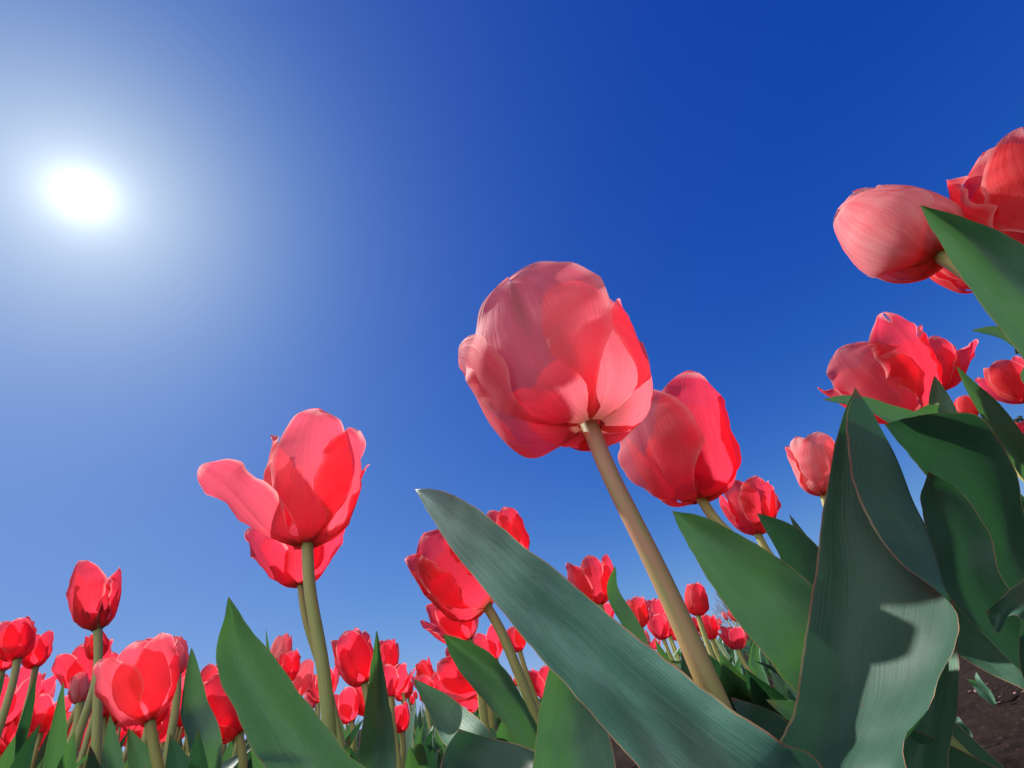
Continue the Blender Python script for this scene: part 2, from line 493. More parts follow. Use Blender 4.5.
def petal_rows(H, th, W, rnd, nu, nv, r0=0.035, ruffle=0.02, notch=0.0, rs=1.0, curl=0.0, point=0.0, twist=0.0, flat=1.0):
    """a petal standing on the flower's axis: x is radial, y lateral, z along the axis"""
    n = 80
    r, z = r0 * H, 0.0
    prof = [(r, z, R_(th[0]))]
    for k in range(n):
        t = (k + 0.5) / n
        a = th[0] + (th[1] - th[0]) * sm(t / 0.42) + (th[2] - th[1]) * sm((t - 0.3) / 0.7) - curl * sm((t - 0.72) / 0.28)
        a = R_(a)
        r += math.cos(a) / n * H * 1.12 * rs; z += math.sin(a) / n * H * 1.12
        prof.append((r, z, a))
    zmax = max(p[1] for p in prof)
    ph = [rnd.uniform(0, 6.28) for _ in range(6)]; fr = [rnd.uniform(1.5, 3.0), rnd.uniform(3.5, 6), rnd.uniform(7, 11)]
    off = Vector((rnd.uniform(0, 99), rnd.uniform(0, 99), rnd.uniform(0, 99)))
    rows = []; uvs = []
    for i in range(nv + 1):
        tau = i / nv
        t = 1 - (1 - tau) ** 1.6
        x = t * n; k = min(int(x), n - 1); f = x - k
        r, z, a = (prof[k][q] * (1 - f) + prof[k + 1][q] * f for q in range(3))
        wt = max(0.0, math.sin(math.pi * min(1, t ** 1.22))) ** (0.52 + 0.3 * point)
        wt = wt * (0.55 + 0.45 * sm(t / 0.45)) + 0.10 * (1 - sm(t / 0.12)) 
        wd = W * H * wt * (1 + 0.03 * math.sin(fr[1] * 2 * t + ph[5]))
        Rc = max(r * flat, 0.42 * W * H, wd / 1.35)
        row = []; uvr = []
        for j in range(nu + 1):
            s = 2 * j / nu - 1
            al = s * wd / Rc
            y = Rc * math.sin(al); q = Rc * (1 - math.cos(al))
            side = 1 if s > 0 else 0
            dsp = ruffle * H * (abs(s) ** 1.8) * (0.6 + 0.7 * t) * (math.sin(fr[0] * 6.28 * t + ph[side]) + 0.5 * math.sin(fr[1] * 6.28 * t + ph[2 + side]) + 0.18 * math.sin(fr[2] * 6.28 * t + ph[4]))
            dsp *= min(1.0, (1 - t) / 0.12 + 0.15)
            dsp += 0.028 * H * noise.noise(Vector((s * 1.1, t * 2.2, 0)) + off) * sm(t * 2.5)
            dsp -= 0.014 * H * math.exp(-(s / 0.10) ** 2) * sm(t * 3) * min(1.0, (1 - t) / 0.3)
            qq = q - dsp
            # inward normal in the (r, z) plane
            ir, iz = -math.sin(a), math.cos(a)
            rim = 1 - notch * math.exp(-((s) / 0.25) ** 2) * sm((t - 0.86) / 0.14) + 0.02 * noise.noise(Vector((s * 4, t * 3, 3)) + off) * sm((t - .6) / .4)
            tw = twist * t * s
            row.append(Vector((r + ir * qq + tw * 0.2 * H, y, (z + iz * qq) * rim)))
            uvr.append((j / nu, t))
        rows.append(row); uvs.append(uvr)
    return rows, uvs


class Plant:
    pass


def flower_frame(base, top):
    ax = (top - base).normalized()
    tc = CAM - base
    ex = (tc - ax * tc.dot(ax)).normalized()
    ey = ax.cross(ex)
    return ax, ex, ey


def solve_top(bp, d, tp):
    """point on the ray of the pixel tp that makes the flower stand most upright"""
    b = at(bp[0], bp[1], d)
    best = None
    for k in range(140):
        dd = d * (0.75 + k * 0.006)
        p = at(tp[0], tp[1], dd)
        s = (p - b).normalized().z
        if best is None or s > best[0]:
            best = (s, p)
    return b, best[1]


def petal_specs(style, rnd, spin):
    S = STY[style]
    out_ = []
    for k in range(3):
        j = S['jit']
        out_.append(dict(az=spin + 120 * k + rnd.uniform(-8, 8), th=(S['o'][0], S['o'][1] + rnd.uniform(-j, j) * 0.5, S['o'][2] + rnd.uniform(-j, j) * 1.2), w=S['w'] * rnd.uniform(0.92, 1.06), h=rnd.uniform(0.93, 1.02), r0=0.05, point=S.get('pt', 0.0)))
    for k in range(3):
        j = S['jit']
        out_.append(dict(az=spin + 60 + 120 * k + rnd.uniform(-8, 8), th=(S['i'][0], S['i'][1] + rnd.uniform(-j, j) * 0.4, S['i'][2] + rnd.uniform(-j, j)), w=S['w'] * rnd.uniform(0.92, 1.06), h=rnd.uniform(0.95, 1.04), rs=0.90, r0=0.03, point=S.get('pt', 0.0)))
    return out_


def add_petals(root, base, top, specs, rnd, mat, nu, nv, ruffle=0.02):
    ax, ex, ey = flower_frame(base, top)
    H = (top - base).length
    for sp_ in specs:
        rows, uvs = petal_rows(H * sp_.get('h', 1.0), sp_['th'], sp_.get('w', 0.4), rnd, nu, nv, sp_.get('r0', 0.035), sp_.get('ruffle', ruffle),
                               sp_.get('notch', rnd.choice((0, 0, 0.03, 0.05))), sp_.get('rs', 1.0), sp_.get('curl', 0.0), sp_.get('point', 0.0), sp_.get('twist', 0.0), sp_.get('flat', 1.0))
        a = R_(sp_['az']); ca, sa = math.cos(a), math.sin(a)
        R2 = [[base + ex * (p.x * ca - p.y * sa) + ey * (p.x * sa + p.y * ca) + ax * p.z for p in row] for row in rows]
        m = Mesh(); m.grid(R2, uvs=uvs)
        m.build('petal', sp_.get('mat', mat), root)


def add_inside(root, base, top, rnd):
    ax, ex, ey = flower_frame(base, top); H = (top - base).length
    m = Mesh(); tube(m, [base, base + ax * H * 0.2, base + ax * H * 0.36], [H * 0.05, H * 0.045, H * 0.055], 8, 0, 6)
    m.build('pistil', PISTIL, root)
    for k in range(6):
        a = R_(60 * k + 20); o = ex * math.cos(a) + ey * math.sin(a)
        m = Mesh(); tube(m, [base + o * H * .06, base + o * H * 0.13 + ax * H * .2, base + o * H * 0.15 + ax * H * 0.28, base + o * H * .16 + ax * H * 0.42], [H * .01, H * 0.012, H * 0.03, H * 0.012], 6, 0, 8)
        m.build('stamen', ANTHER, root)


def tulip(bp, tp, d, label, style='cup', spin=0.0, seed=1, mat=None, specs=None, stem_r=0.0029, via=None, foot=None, dt=None, height=None,
          res=(12, 16), leaves=2, stem_mat=None, group='tulips in the flower bed', ruffle=0.028, inside=False, leaf_h=(0.45, 0.7), lw=0.018):
    rnd = random.Random(seed * 7919 + 13)
    b, t = solve_top(bp, d, tp)
    if dt:
        t = at(tp[0], tp[1], d * dt)
        if height:
            t = b + (t - b).normalized() * height
    if via:
        best = None
        for k in range(160):
            p = at(via[0], via[1], d * (0.5 + k * 0.005))
            sc_ = (b - p).normalized().z
            if best is None or sc_ > best[0]:
                best = (sc_, p)
        p = best[1]; k = (b.z - ground_z(b.x, b.y)) / (b.z - p.z)
        g = b + (p - b) * k
    elif foot is not None:
        g = Vector(foot)
    else:
        g = Vector((b.x + rnd.uniform(-.012, .012), b.y + rnd.uniform(-.012, .012), 0))
    g.z = ground_z(g.x, g.y)
    root = bpy.data.objects.new('tulip', None); col.objects.link(root); root.location = g
    root.empty_display_size = 0.02
    tag(root, label, 'tulip', group)
    ax = (t - b).normalized()
    sd_ = (b - g).normalized(); kn = (ax * 0.25 + sd_ * 0.75).normalized()
    wob = lambda: Vector((rnd.uniform(-.003, .003), rnd.uniform(-.003, .003), 0))
    pts = [g - Vector((0, 0, 0.01)), g.lerp(b, 0.35) + wob(), g.lerp(b, 0.7) + wob(), b - kn * (b - g).length * 0.1, b + ax * 0.003]
    m = Mesh()
    k = len(pts)
    rr = [stem_r * (1.4 - 0.4 * i / (k - 1)) * rnd.uniform(0.94, 1.06) for i in range(k)]
    rr[-1] *= 1.12
    tube(m, pts, rr, 14, 0, 26)
    m.build('stem', stem_mat or STEM, root)
    mat = mat or PET_RED
    add_petals(root, b, t, specs or petal_specs(style, rnd, spin), rnd, mat, res[0], res[1], ruffle)
    if inside:
        add_inside(root, b, t, rnd)
    for k in range(leaves):
        az = rnd.uniform(0, 360) if k == 0 else az + rnd.uniform(110, 200)
        auto_leaf(root, g, b.z - g.z, az, rnd, leaf_h, lw)
    P = Plant(); P.root = root; P.g = g; P.base = b; P.top = t
    return P


# ------------------------------------------------------------------ leaves


def leaf_from_line(root, line, W, side_at, mat, fold=0.35, wave=0.0, rnd=None, nv=26, nu=8, name='leaf', prof=None):
    """line: control points foot..tip, side_at(t, tangent) gives the across direction; the blade is a shallow trough"""
    rows = []; uvs = []
    ph = rnd.uniform(0, 6.28) if rnd else 0
    for i in range(nv + 1):
        t = 1 - (1 - i / nv) ** 1.25
        p = cr(line, t); tg = (cr(line, min(1, t + .01)) - cr(line, max(0, t - .01))).normalized()
        s_ = side_at(t, tg); s_ = (s_ - tg * s_.dot(tg)).normalized(); nn = tg.cross(s_)
        if prof:
            wd = W * prof(t)
        else:
            wd = W * (0.35 + 0.65 * sm(t / 0.35)) * max(0.0, 1 - max(0, (t - 0.35) / 0.65) ** 2.1) ** 0.9
        row = []; uvr = []
        for j in range(nu + 1):
            s = 2 * j / nu - 1
            q = fold * wd * (abs(s) ** 1.5) + wave * wd * abs(s) ** 2 * math.sin(9 * t + ph + (1.7 if s > 0 else 0))
            pp = p + s_ * (s * wd) + nn * q
            pp += noise.noise_vector(pp * 40) * 0.0009 * min(1, t * 6)
            row.append(pp); uvr.append((j / nu, t))
        rows.append(row); uvs.append(uvr)
    m = Mesh(); m.grid(rows, uvs=uvs)
    return m.build(name, mat, root)


def auto_leaf(root, g, h, az, rnd, frac=(0.45, 0.7), lw=0.018):
    a = R_(az); o = Vector((math.cos(a), math.sin(a), 0)); up = Vector((0, 0, 1))
    hh = h * rnd.uniform(*frac); out_ = hh * rnd.uniform(0.15, 0.5); bend = rnd.uniform(0.0, 0.25)
    line = [g + o * 0.004, g + o * (0.004 + out_ * 0.25) + up * hh * 0.35, g + o * (out_ * 0.6) + up * hh * 0.75, g + o * (out_ * (1.1 + bend)) + up * hh * (1.0 - 0.3 * bend)]
    tan0 = Vector((-math.sin(a), math.cos(a), 0)); tw = rnd.uniform(-0.7, 0.7)
    leaf_from_line(root, line, lw * rnd.uniform(0.7, 1.15), lambda t, tg: tan0 + o * tw * t, rnd.choice((LEAF, LEAF, LEAF_DARK)), rnd.uniform(0.2, 0.5), rnd.uniform(0, 0.12), rnd, 16, 6)


def tip_leaf(P, tip, d, W, roll_=0.0, bow=(0, 0), mat=None, seed=0, fold=0.35, wave=0.06, foot_lift=0.02, mid=None, name='leaf', prof=None):
    """a blade from the plant's foot to a tip seen at a pixel; mid: optional pixels it passes; roll_ turns it about its own line"""
    rnd = random.Random(seed + 5)
    tp = at(tip[0], tip[1], d); f = P.g + Vector((0, 0, foot_lift))
    line = [f]
    if mid:
        for q in mid:
            line.append(at(*q))
    else:
        line.append(f.lerp(tp, 0.35) + RT * bow[0] + UP * bow[1]); line.append(f.lerp(tp, 0.7) + RT * bow[0] * 0.8 + UP * bow[1] * 0.8)
    line.append(tp)

    def side(t, tg):
        v = (cr(line, t) - CAM).normalized()
        s = tg.cross(v).normalized()
        return Matrix.Rotation(R_(roll_), 3, tg) @ s
    return leaf_from_line(P.root, line, W, side, mat or LEAF, fold, wave, rnd, 28, 8, name, prof)


def traced_leaf(P, stations, mat, nv=60, nu=14, wave=0.0, foot=True, lift=0.012):
    """a blade lofted through cross-sections, tip first; each section is a few points (x, y, distance) from one margin to the other"""
    S = [[at(*q) for q in st] for st in stations]
    if foot:
        f = P.g + Vector((0, 0, lift))
        k = len(S[-1]); a, b = S[-1][0], S[-1][-1]
        ac = (b - a); ac.z *= 0.3
        ac = ac.normalized() * 0.014
        last = [f + ac * (i / (k - 1) - 0.5) for i in range(k)]
        pre = [S[-1][i].lerp(last[i], 0.55) for i in range(k)]
        S += [pre, last]
    k = len(S[0])
    rows = []; uvs = []
    for i in range(nv + 1):
        t = (i / nv)
        c = [cr([st[q] for st in S], t) for q in range(k)]
        row = []
        for j in range(nu + 1):
            p = cr(c, j / nu); e = sm((abs(2 * j / nu - 1) - 0.7) / 0.3)
            p = p + (noise.noise_vector(p * 38) * 0.0010 + noise.noise_vector(p * 150) * 0.0006 * e) * min(1.0, t * 9)
            row.append(p)
        rows.append(row); uvs.append([(j / nu, 1 - t) for j in range(nu + 1)])
    m = Mesh(); m.grid(rows, uvs=uvs)
    return m.build('leaf', mat, P.root)


def leaf_plant(g, label, name='leafy_sprout'):
    root = bpy.data.objects.new(name, None); col.objects.link(root)
    g = Vector(g); g.z = ground_z(g.x, g.y); root.location = g
    tag(root, label, 'plant')
    P = Plant(); P.root = root; P.g = g
    return P


def below(px, py, d):
    """the spot on the ground under a point seen in the picture"""
    p = at(px, py, d)
    return Vector((p.x, p.y, ground_z(p.x, p.y)))


#%%SETTING
def build_ground():
    m = Mesh()
    # polar sheet centred under the camera: fine soil near, wide land far
    rads = [0.0, 0.04, 0.08] + [0.08 * 1.075 ** k for k in range(1, 150)]
    rads = [r for r in rads if r < 2500] + [2500]
    na = 160
    rows = []
    for r in rads:
        row = []
        for k in range(na):
            a = 2 * math.pi * k / na
            x, y = r * math.cos(a), r * math.sin(a)
            z = ground_z(x, y)
            amp = 0.012 * min(1, r / 0.15) * (1 if r < 6 else 6 / r)
            z += amp * noise.fractal(Vector((x * 9, y * 9, 0)), 1.0, 2.0, 4) - 0.004
            if r > 20:
                z += 0.0
            row.append(Vector((x, y, z)))
        rows.append(row)
    m.grid(rows, closed=True)
    o = m.build('ground', SOIL); tag(o, kind='structure')
    rnd = random.Random(4)
    m = Mesh()
    spots = []
    for k in range(110):
        a = R_(rnd.uniform(28, 62) if k % 2 else rnd.uniform(-65, 65)); r = rnd.uniform(0.28, 1.5)
        spots.append((r * math.sin(a), r * math.cos(a), rnd.uniform(0.008, 0.035)))
    for k in range(2000):
        q = rnd.choice(spots)
        x, y = q[0] + rnd.gauss(0, q[2]), q[1] + rnd.gauss(0, q[2])
        s = rnd.uniform(0.0012, 0.0032) * (2.2 if rnd.random() < .06 else 1); c = Vector((x, y, ground_z(x, y) + s * 0.3))
        rows = []
        off = Vector((k * 3.1, 0, 0)); e = rnd.uniform(1, 2.4); er = rnd.uniform(0, 3.14)
        for i in range(6):
            ph = math.pi * i / 5
            row = []
            for j in range(8):
                th = 2 * math.pi * j / 8
                v = Vector((math.sin(ph) * math.cos(th), math.sin(ph) * math.sin(th), math.cos(ph)))
                v = v * (1 + 0.5 * noise.noise(v * 1.6 + off) + 0.35 * noise.noise(v * 4 + off))
                v = Vector((v.x * e, v.y, v.z * 0.7))
                v = Matrix.Rotation(er, 3, 'Z') @ v
                row.append(c + v * s)
            rows.append(row)
        m.grid(rows, closed=True)
    o = m.build('soil_clods', CLOD); tag(o, 'reddish brown crumbs of bark and soil strewn on the dark bed', 'soil', kind='stuff')


build_ground()


def bare_tree(x, y, h, seed, label):
    rnd = random.Random(seed)
    g = Vector((x, y, ground_z(x, y)))
    root = bpy.data.objects.new('bare_tree', None); col.objects.link(root); root.location = g
    tag(root, label, 'tree', 'bare trees beyond the tulip bed')
    tr = Mesh(); cw = Mesh()

    def grow(m, p, d, ln, r, depth):
        bend = Vector((rnd.uniform(-1, 1), rnd.uniform(-1, 1), rnd.uniform(-0.2, .6))) * ln * 0.18
        q = p + d * ln
        tube(m, [p, p.lerp(q, .5) + bend, q + bend * .6], [r, r * .8, r * .62], 5, 0, 3)
        e = q + bend * .6
        if depth == 0:
            return
        for _ in range(3 if depth > 1 else 4):
            nd = (d + Vector((rnd.uniform(-1, 1), rnd.uniform(-1, 1), rnd.uniform(-.35, .7))) * 0.75).normalized()
            grow(cw, e.lerp(p, rnd.uniform(0, .45)), nd, ln * rnd.uniform(.6, .82), r * .52, depth - 1)
    grow(tr, g, Vector((0, 0, 1)), h * 0.3, h * 0.018, 5)
    tr.build('trunk', BARK, root); cw.build('crown', BARK, root)


def conifer(x, y, h, seed, label):
    rnd = random.Random(seed); g = Vector((x, y, ground_z(x, y)))
    root = bpy.data.objects.new('conifer_tree', None); col.objects.link(root); root.location = g
    tag(root, label, 'tree')
    m = Mesh(); tube(m, [g, g + Vector((0, 0, h * .5)), g + Vector((0.1, 0, h))], [h * .02, h * .012, h * .003], 8, 0, 8); m.build('trunk', BARK, root)
    m = Mesh()
    for k in range(2600):
        t = rnd.random() ** 0.8; z = h * (0.08 + 0.92 * t); rr = h * 0.24 * (1 - t) ** 0.8 + 0.1
        br = 0.6 + 0.4 * math.sin(z * 9 / h * 6.28 + rnd.uniform(-.6, .6))
        a = rnd.uniform(0, 6.28); r = rr * br * rnd.uniform(.3, 1.05)
        c = g + Vector((math.cos(a) * r, math.sin(a) * r, z - r * .25))
        s = h * 0.02 * rnd.uniform(.6, 1.5)
        o = Vector((math.cos(a), math.sin(a), -0.35 + rnd.uniform(-.5, .5))).normalized(); sd_ = o.orthogonal().normalized()
        sd_ = Matrix.Rotation(rnd.uniform(0, 3.1), 3, o) @ sd_
        m.face([c - sd_ * s * .3, c + o * s * .9 - sd_ * s * .15, c + o * s * 1.8, c + o * s + sd_ * s * .35])
    m.build('crown', NEEDLE, root)


def far(px, py, dist):
    q = at(px, py, 1) - CAM
    k = dist / math.hypot(q.x, q.y)
    return q.x * k, q.y * k, CAM.z + q.z * k


for i, (px, py, dist, lab) in enumerate(((715, 582, 46, 'bare branching tree showing between the thick reddish stem and a broad leaf'),
                                    (742, 600, 52, 'bare twiggy tree behind the broad leaf beside the thick reddish stem'),
                                    (418, 690, 60, 'bare tree faint behind small tulips below the pointed leaves'),
                                    (455, 700, 56, 'second bare tree behind the tulips crossed by a twisted leaf'))):
    x, y, z = far(px, py, dist)
    bare_tree(x, y, (z - ground_z(x, y)) * 1.0, 31 + i, lab)
x, y, z = far(1016, 418, 30)
conifer(x, y, z - ground_z(x, y), 8, 'dark evergreen tree at the picture edge beyond the bed')

#%%HERO
E = {}
# the large coral flower in the middle
E['main'] = tulip((590, 427), (540, 284), 0.20, 'largest coral pink tulip on a thick reddish stem in front of the open sky', res=(26, 34), mat=PET_CORAL, stem_mat=STEM_RED, stem_r=0.0032, dt=1.45, height=0.096, leaves=0, seed=3,
    via=(700, 672), specs=[
        dict(az=-19, th=(-14, 75, 92), w=0.45, h=0.89, r0=0.05, rs=1.06, ruffle=0.02, point=-0.25, notch=0.04, flat=2.3),
        dict(az=36, th=(-16, 79, 98), w=0.37, h=0.80, r0=0.06, rs=1.12, ruffle=0.014, point=-0.35),
        dict(az=100, th=(-14, 77, 98), w=0.42, h=0.86, r0=0.05, rs=1.03, ruffle=0.02),
        dict(az=165, th=(0, 80, 97), w=0.46, h=1.02, rs=1.06, r0=0.03, ruffle=0.03, point=-0.2, notch=0.05),
        dict(az=218, th=(0, 72, 90), w=0.40, h=0.68, rs=1.1, r0=0.03, point=-0.2),
        dict(az=-82, th=(-24, 66, 86), w=0.46, h=0.84, r0=0.06, rs=1.16, ruffle=0.010, point=0.4, curl=6)])
E['left'] = tulip((307, 545), (310, 432), 0.26, 'open coral tulip with one petal flung sideways on a slim upright stem', res=(20, 28), mat=PET_ROSE, stem_r=0.0027, leaves=0, seed=5,
    via=(320, 670), specs=[
        dict(az=8, th=(14, 78, 90), w=0.33, point=-0.15, h=0.98, r0=0.05),
        dict(az=-66, th=(8, 44, 44), w=0.34, h=0.80, r0=0.05, curl=10, point=-0.2),
        dict(az=62, th=(10, 74, 90), w=0.37, point=-0.15, h=0.92, r0=0.05, curl=6),
        dict(az=112, th=(10, 66, 80), w=0.32, h=0.84, r0=0.04, curl=12),
        dict(az=-104, th=(14, 84, 98), w=0.36, point=-0.2, h=1.0, r0=0.03),
        dict(az=172, th=(10, 72, 88), w=0.42, h=1.04, r0=0.03, point=-0.2)])
E['left_under'] = tulip((300, 586), (299, 522), 0.36, 'open red tulip showing beneath the coral one with the flung petal', 'open', 30, 8, leaves=0, res=(14, 18), via=(313, 640), stem_r=0.0022, specs=[
        dict(az=-65, th=(14, 52, 66), w=0.42, h=1.02, r0=0.05), dict(az=65, th=(14, 54, 66), w=0.42, h=0.98, r0=0.05), dict(az=0, th=(10, 76, 90), w=0.40, h=0.85, r0=0.04),
        dict(az=180, th=(10, 74, 90), w=0.40, r0=0.04), dict(az=125, th=(10, 66, 84), w=0.38, r0=0.04), dict(az=-125, th=(10, 66, 84), w=0.38, r0=0.04)])
E['second'] = tulip((700, 500), (663, 386), 0.33, 'red and pink cupped tulip just beside the largest coral one', res=(20, 28), leaves=0, seed=11, stem_r=0.0032, via=(752, 550), specs=[
        dict(az=-36, th=(0, 76, 88), w=0.44, h=0.92, r0=0.05, rs=1.05, flat=2.0, mat=PET_ROSE), dict(az=42, th=(0, 80, 97), w=0.44, h=0.98, r0=0.04, rs=1.05, point=-0.2),
        dict(az=98, th=(5, 78, 94), w=0.36, h=0.88, r0=0.05), dict(az=-100, th=(-10, 66, 90), w=0.40, h=0.76, r0=0.05, mat=PET_ROSE),
        dict(az=170, th=(0, 80, 96), w=0.42, h=1.0, rs=.95, r0=0.03), dict(az=-155, th=(0, 74, 90), w=0.36, h=0.75, rs=.95, r0=0.03)])
E['bud'] = tulip((939, 255), (841, 203), 0.285, 'closed dusky pink egg shaped tulip tilted beside a pointed leaf', 'plump', -20, 13, PET_PALE, res=(20, 28), leaves=0, stem_r=0.0034, ruffle=0.008)
E['corner'] = tulip((1066, 262), (1004, 150), 0.25, 'bright red tulip cut by the picture edge above a pointed leaf', 'cup', 25, 16, res=(20, 28), ruffle=0.04, leaves=0)
E['behind_bud'] = tulip((985, 288), (948, 238), 0.42, 'red tulip almost hidden behind the closed pink egg shaped one', 'open', 10, 19, res=(14, 18), leaves=0)
E['parrot'] = tulip((918, 414), (855, 345), 0.38, 'ragged red tulip with notched petals above the twisted dark leaf', res=(18, 26), leaves=0, seed=23, via=(948, 470), ruffle=0.035, specs=[
        dict(az=-18, th=(0, 70, 90), w=0.44, h=0.98, r0=0.05, point=-0.3, mat=PET_ROSE), dict(az=50, th=(0, 74, 88), w=0.34, h=1.12, r0=0.04, notch=0.12), dict(az=110, th=(5, 66, 78), w=0.34, h=1.0, r0=0.05),
        dict(az=-95, th=(0, 62, 80), w=0.36, h=0.95, r0=0.05), dict(az=170, th=(0, 74, 90), w=0.38, h=1.15, r0=0.03, notch=0.1), dict(az=-145, th=(0, 74, 92), w=0.38, h=1.05, r0=0.03)])
E['parrot_side'] = tulip((938, 392), (928, 340), 0.45, 'narrow red tulip standing upright behind the ragged notched one', 'open', 80, 29, res=(12, 16), leaves=0)
E['edge_right'] = tulip((1028, 402), (998, 362), 0.47, 'small red tulip at the picture edge under the pointed leaf', 'open', 0, 31, res=(12, 16), leaves=0)
E['half_hidden'] = tulip((824, 496), (810, 437), 0.42, 'pink streaked tulip half hidden by the tall wavy leaf', 'cup', 15, 37, PET_PALE, res=(14, 20), leaves=0, via=(838, 540))
E['third'] = tulip((757, 535), (744, 480), 0.42, 'red cupped tulip behind the slanting stem of the red and pink one', 'open', 25, 41, ruffle=0.035, res=(14, 20), leaves=0, via=(790, 575))
E['nodding'] = tulip((488, 606), (428, 540), 0.32, 'red tulip tucked under the broad pale tipped leaf', res=(18, 26), leaves=0, seed=43, via=(530, 710), specs=[
        dict(az=0, th=(0, 80, 100), w=0.40, h=1.0, r0=0.05), dict(az=-65, th=(4, 80, 100), w=0.38, h=1.02, r0=0.05), dict(az=70, th=(0, 80, 98), w=0.40, h=1.0, r0=0.04),
        dict(az=130, th=(0, 78, 98), w=0.40, h=1.05, r0=0.03), dict(az=-120, th=(0, 78, 98), w=0.38, h=1.0, r0=0.03), dict(az=180, th=(0, 80, 98), w=0.38, h=1.0, r0=0.03)])
E['nodding_low'] = tulip((470, 640), (438, 596), 0.41, 'red tulip showing below the one tucked under the pale tipped leaf', 'open', 10, 47, res=(12, 18), leaves=0)
E['lone'] = tulip((98, 630), (94, 568), 0.42, 'tallest of the small tulips, split open with dark stamens showing', res=(14, 20), leaves=1, seed=53, inside=True, via=(97, 735), specs=[
        dict(az=-35, th=(30, 84, 98), w=0.31, h=1.05, r0=0.05), dict(az=75, th=(28, 78, 90), w=0.28, h=0.86, r0=0.05), dict(az=30, th=(20, 84, 92), w=0.16, h=0.6, r0=0.04),
        dict(az=-110, th=(30, 86, 98), w=0.30, h=1.0, r0=0.03), dict(az=130, th=(30, 82, 92), w=0.30, h=0.85, r0=0.03), dict(az=-165, th=(30, 82, 96), w=0.32, h=.92, r0=0.03)])
E['lone_under'] = tulip((99, 658), (94, 631), 0.46, 'small dark red tulip directly under the split open one', 'closed', 30, 59, res=(10, 14), leaves=0)
E['big_left'] = tulip((150, 722), (136, 648), 0.33, 'broad pinkish red cup shaped tulip between two upright narrow leaves', 'cup', 5, 61, PET_ROSE, res=(18, 24), leaves=1, via=(158, 768), specs=[
        dict(az=-48, th=(16, 70, 82), w=0.36, h=1.0, r0=0.05, point=-.1), dict(az=38, th=(16, 72, 86), w=0.38, h=1.0, r0=0.05, point=-.15), dict(az=100, th=(16, 70, 84), w=0.36, h=0.96, r0=0.04),
        dict(az=0, th=(14, 76, 88), w=0.36, h=1.03, r0=0.03, rs=.9), dict(az=180, th=(14, 74, 88), w=0.38, h=1.04, r0=0.03), dict(az=-125, th=(14, 72, 86), w=0.38, h=1.0, r0=0.03)])
E['streak_bud'] = tulip((178, 676), (172, 639), 0.44, 'closed tulip bud with a white streak behind the broad cup shaped one', 'bud', 0, 67, PET_PALE, res=(12, 16), leaves=1)
E['peek1'] = tulip((158, 672), (150, 638), 0.5, 'red tulip peeking out between the broad cup and the streaked bud', 'cup', 50, 71, res=(10, 14))
E['lean_left'] = tulip((240, 734), (206, 678), 0.36, 'pinkish red tulip leaning behind the big smooth upright leaf', 'closed', 20, 73, res=(16, 22), leaves=0)
E['row1'] = tulip((18, 660), (15, 620), 0.5, 'round red tulip on a thin stem at the picture edge', 'cup', 10, 79, res=(12, 16))
E['row2'] = tulip((36, 668), (36, 636), 0.56, 'red tulip close behind the round one at the picture edge', 'cup', 50, 83, res=(10, 14))
E['row3'] = tulip((2, 672), (0, 632), 0.52, 'red tulip cut in half by the picture edge', 'open', 20, 89, res=(10, 14))
E['row4'] = tulip((84, 690), (80, 647), 0.5, 'wide open red tulip behind the stem of the split open one', 'open', 70, 97, res=(12, 16))
E['pale_bud'] = tulip((80, 704), (79, 673), 0.47, 'small closed pale pink bud beside a thin green stem', 'bud', 0, 101, PET_PALE, res=(10, 14), leaves=1)
E['midleft'] = tulip((365, 684), (347, 634), 0.43, 'red cup tulip half behind a sharp narrow leaf', 'cup', -10, 103, res=(14, 20), leaves=0)
E['midleft2'] = tulip((391, 697), (395, 659), 0.55, 'open red tulip on the other side of the sharp narrow leaf', 'flared', 100, 107, res=(12, 16), leaves=0)
E['midlow'] = tulip((352, 722), (340, 690), 0.58, 'crumpled red tulip low between the smooth leaf and the sharp narrow leaf', 'open', 20, 109, res=(10, 14), leaves=1)
E['midlow2'] = tulip((368, 716), (362, 682), 0.6, 'red tulip just under the half hidden cup by the sharp leaf', 'cup', 60, 113, res=(10, 14), leaves=0)
E['midlow3'] = tulip((402, 733), (398, 703), 0.62, 'red tulip with a bent stem low beside the sharp narrow leaf', 'cup', 5, 127, res=(10, 14), leaves=1)
E['peek2'] = tulip((288, 683), (289, 650), 0.52, 'small red tulip peeking over the big smooth upright leaf', 'cup', 25, 131, res=(10, 14), leaves=0)
E['fan'] = tulip((482, 688), (440, 662), 0.46, 'spread red tulip above the low pointed leaf', 'open', 0, 137, res=(14, 18), leaves=0, ruffle=0.03)
E['fan_low'] = tulip((480, 706), (458, 686), 0.52, 'small red tulip under the spread one by the low leaf', 'flared', 40, 139, res=(10, 14), leaves=1)
E['gap1'] = tulip((520, 652), (512, 626), 0.6, 'small red petals showing beside the brown stem under the pale tipped leaf', 'open', 40, 149, res=(10, 14), leaves=0)
E['gap2'] = tulip((549, 700), (541, 664), 0.58, 'small red tulip in the gap below the broad pale tipped leaf', 'open', 70, 151, res=(10, 14), leaves=1)
E['gap3'] = tulip((496, 660), (480, 628), 0.55, 'deep red tulip in the gap behind the brown stem', 'flared', 30, 157, res=(10, 14), leaves=0)
E['over1'] = tulip((520, 560), (498, 512), 0.45, 'red tulip rising just over the edge of the pale tipped leaf', 'cup', 30, 163, res=(10, 14), leaves=0)
E['over2'] = tulip((600, 605), (587, 556), 0.5, 'red heart shaped tulip over the broad leaf with a leaf tip beside it', 'open', 60, 167, res=(12, 16), leaves=0)
E['over3'] = tulip((641, 628), (635, 597), 0.68, 'small round red tulip between the broad leaf and the thick stem', 'cup', 10, 173, res=(10, 14), leaves=0)
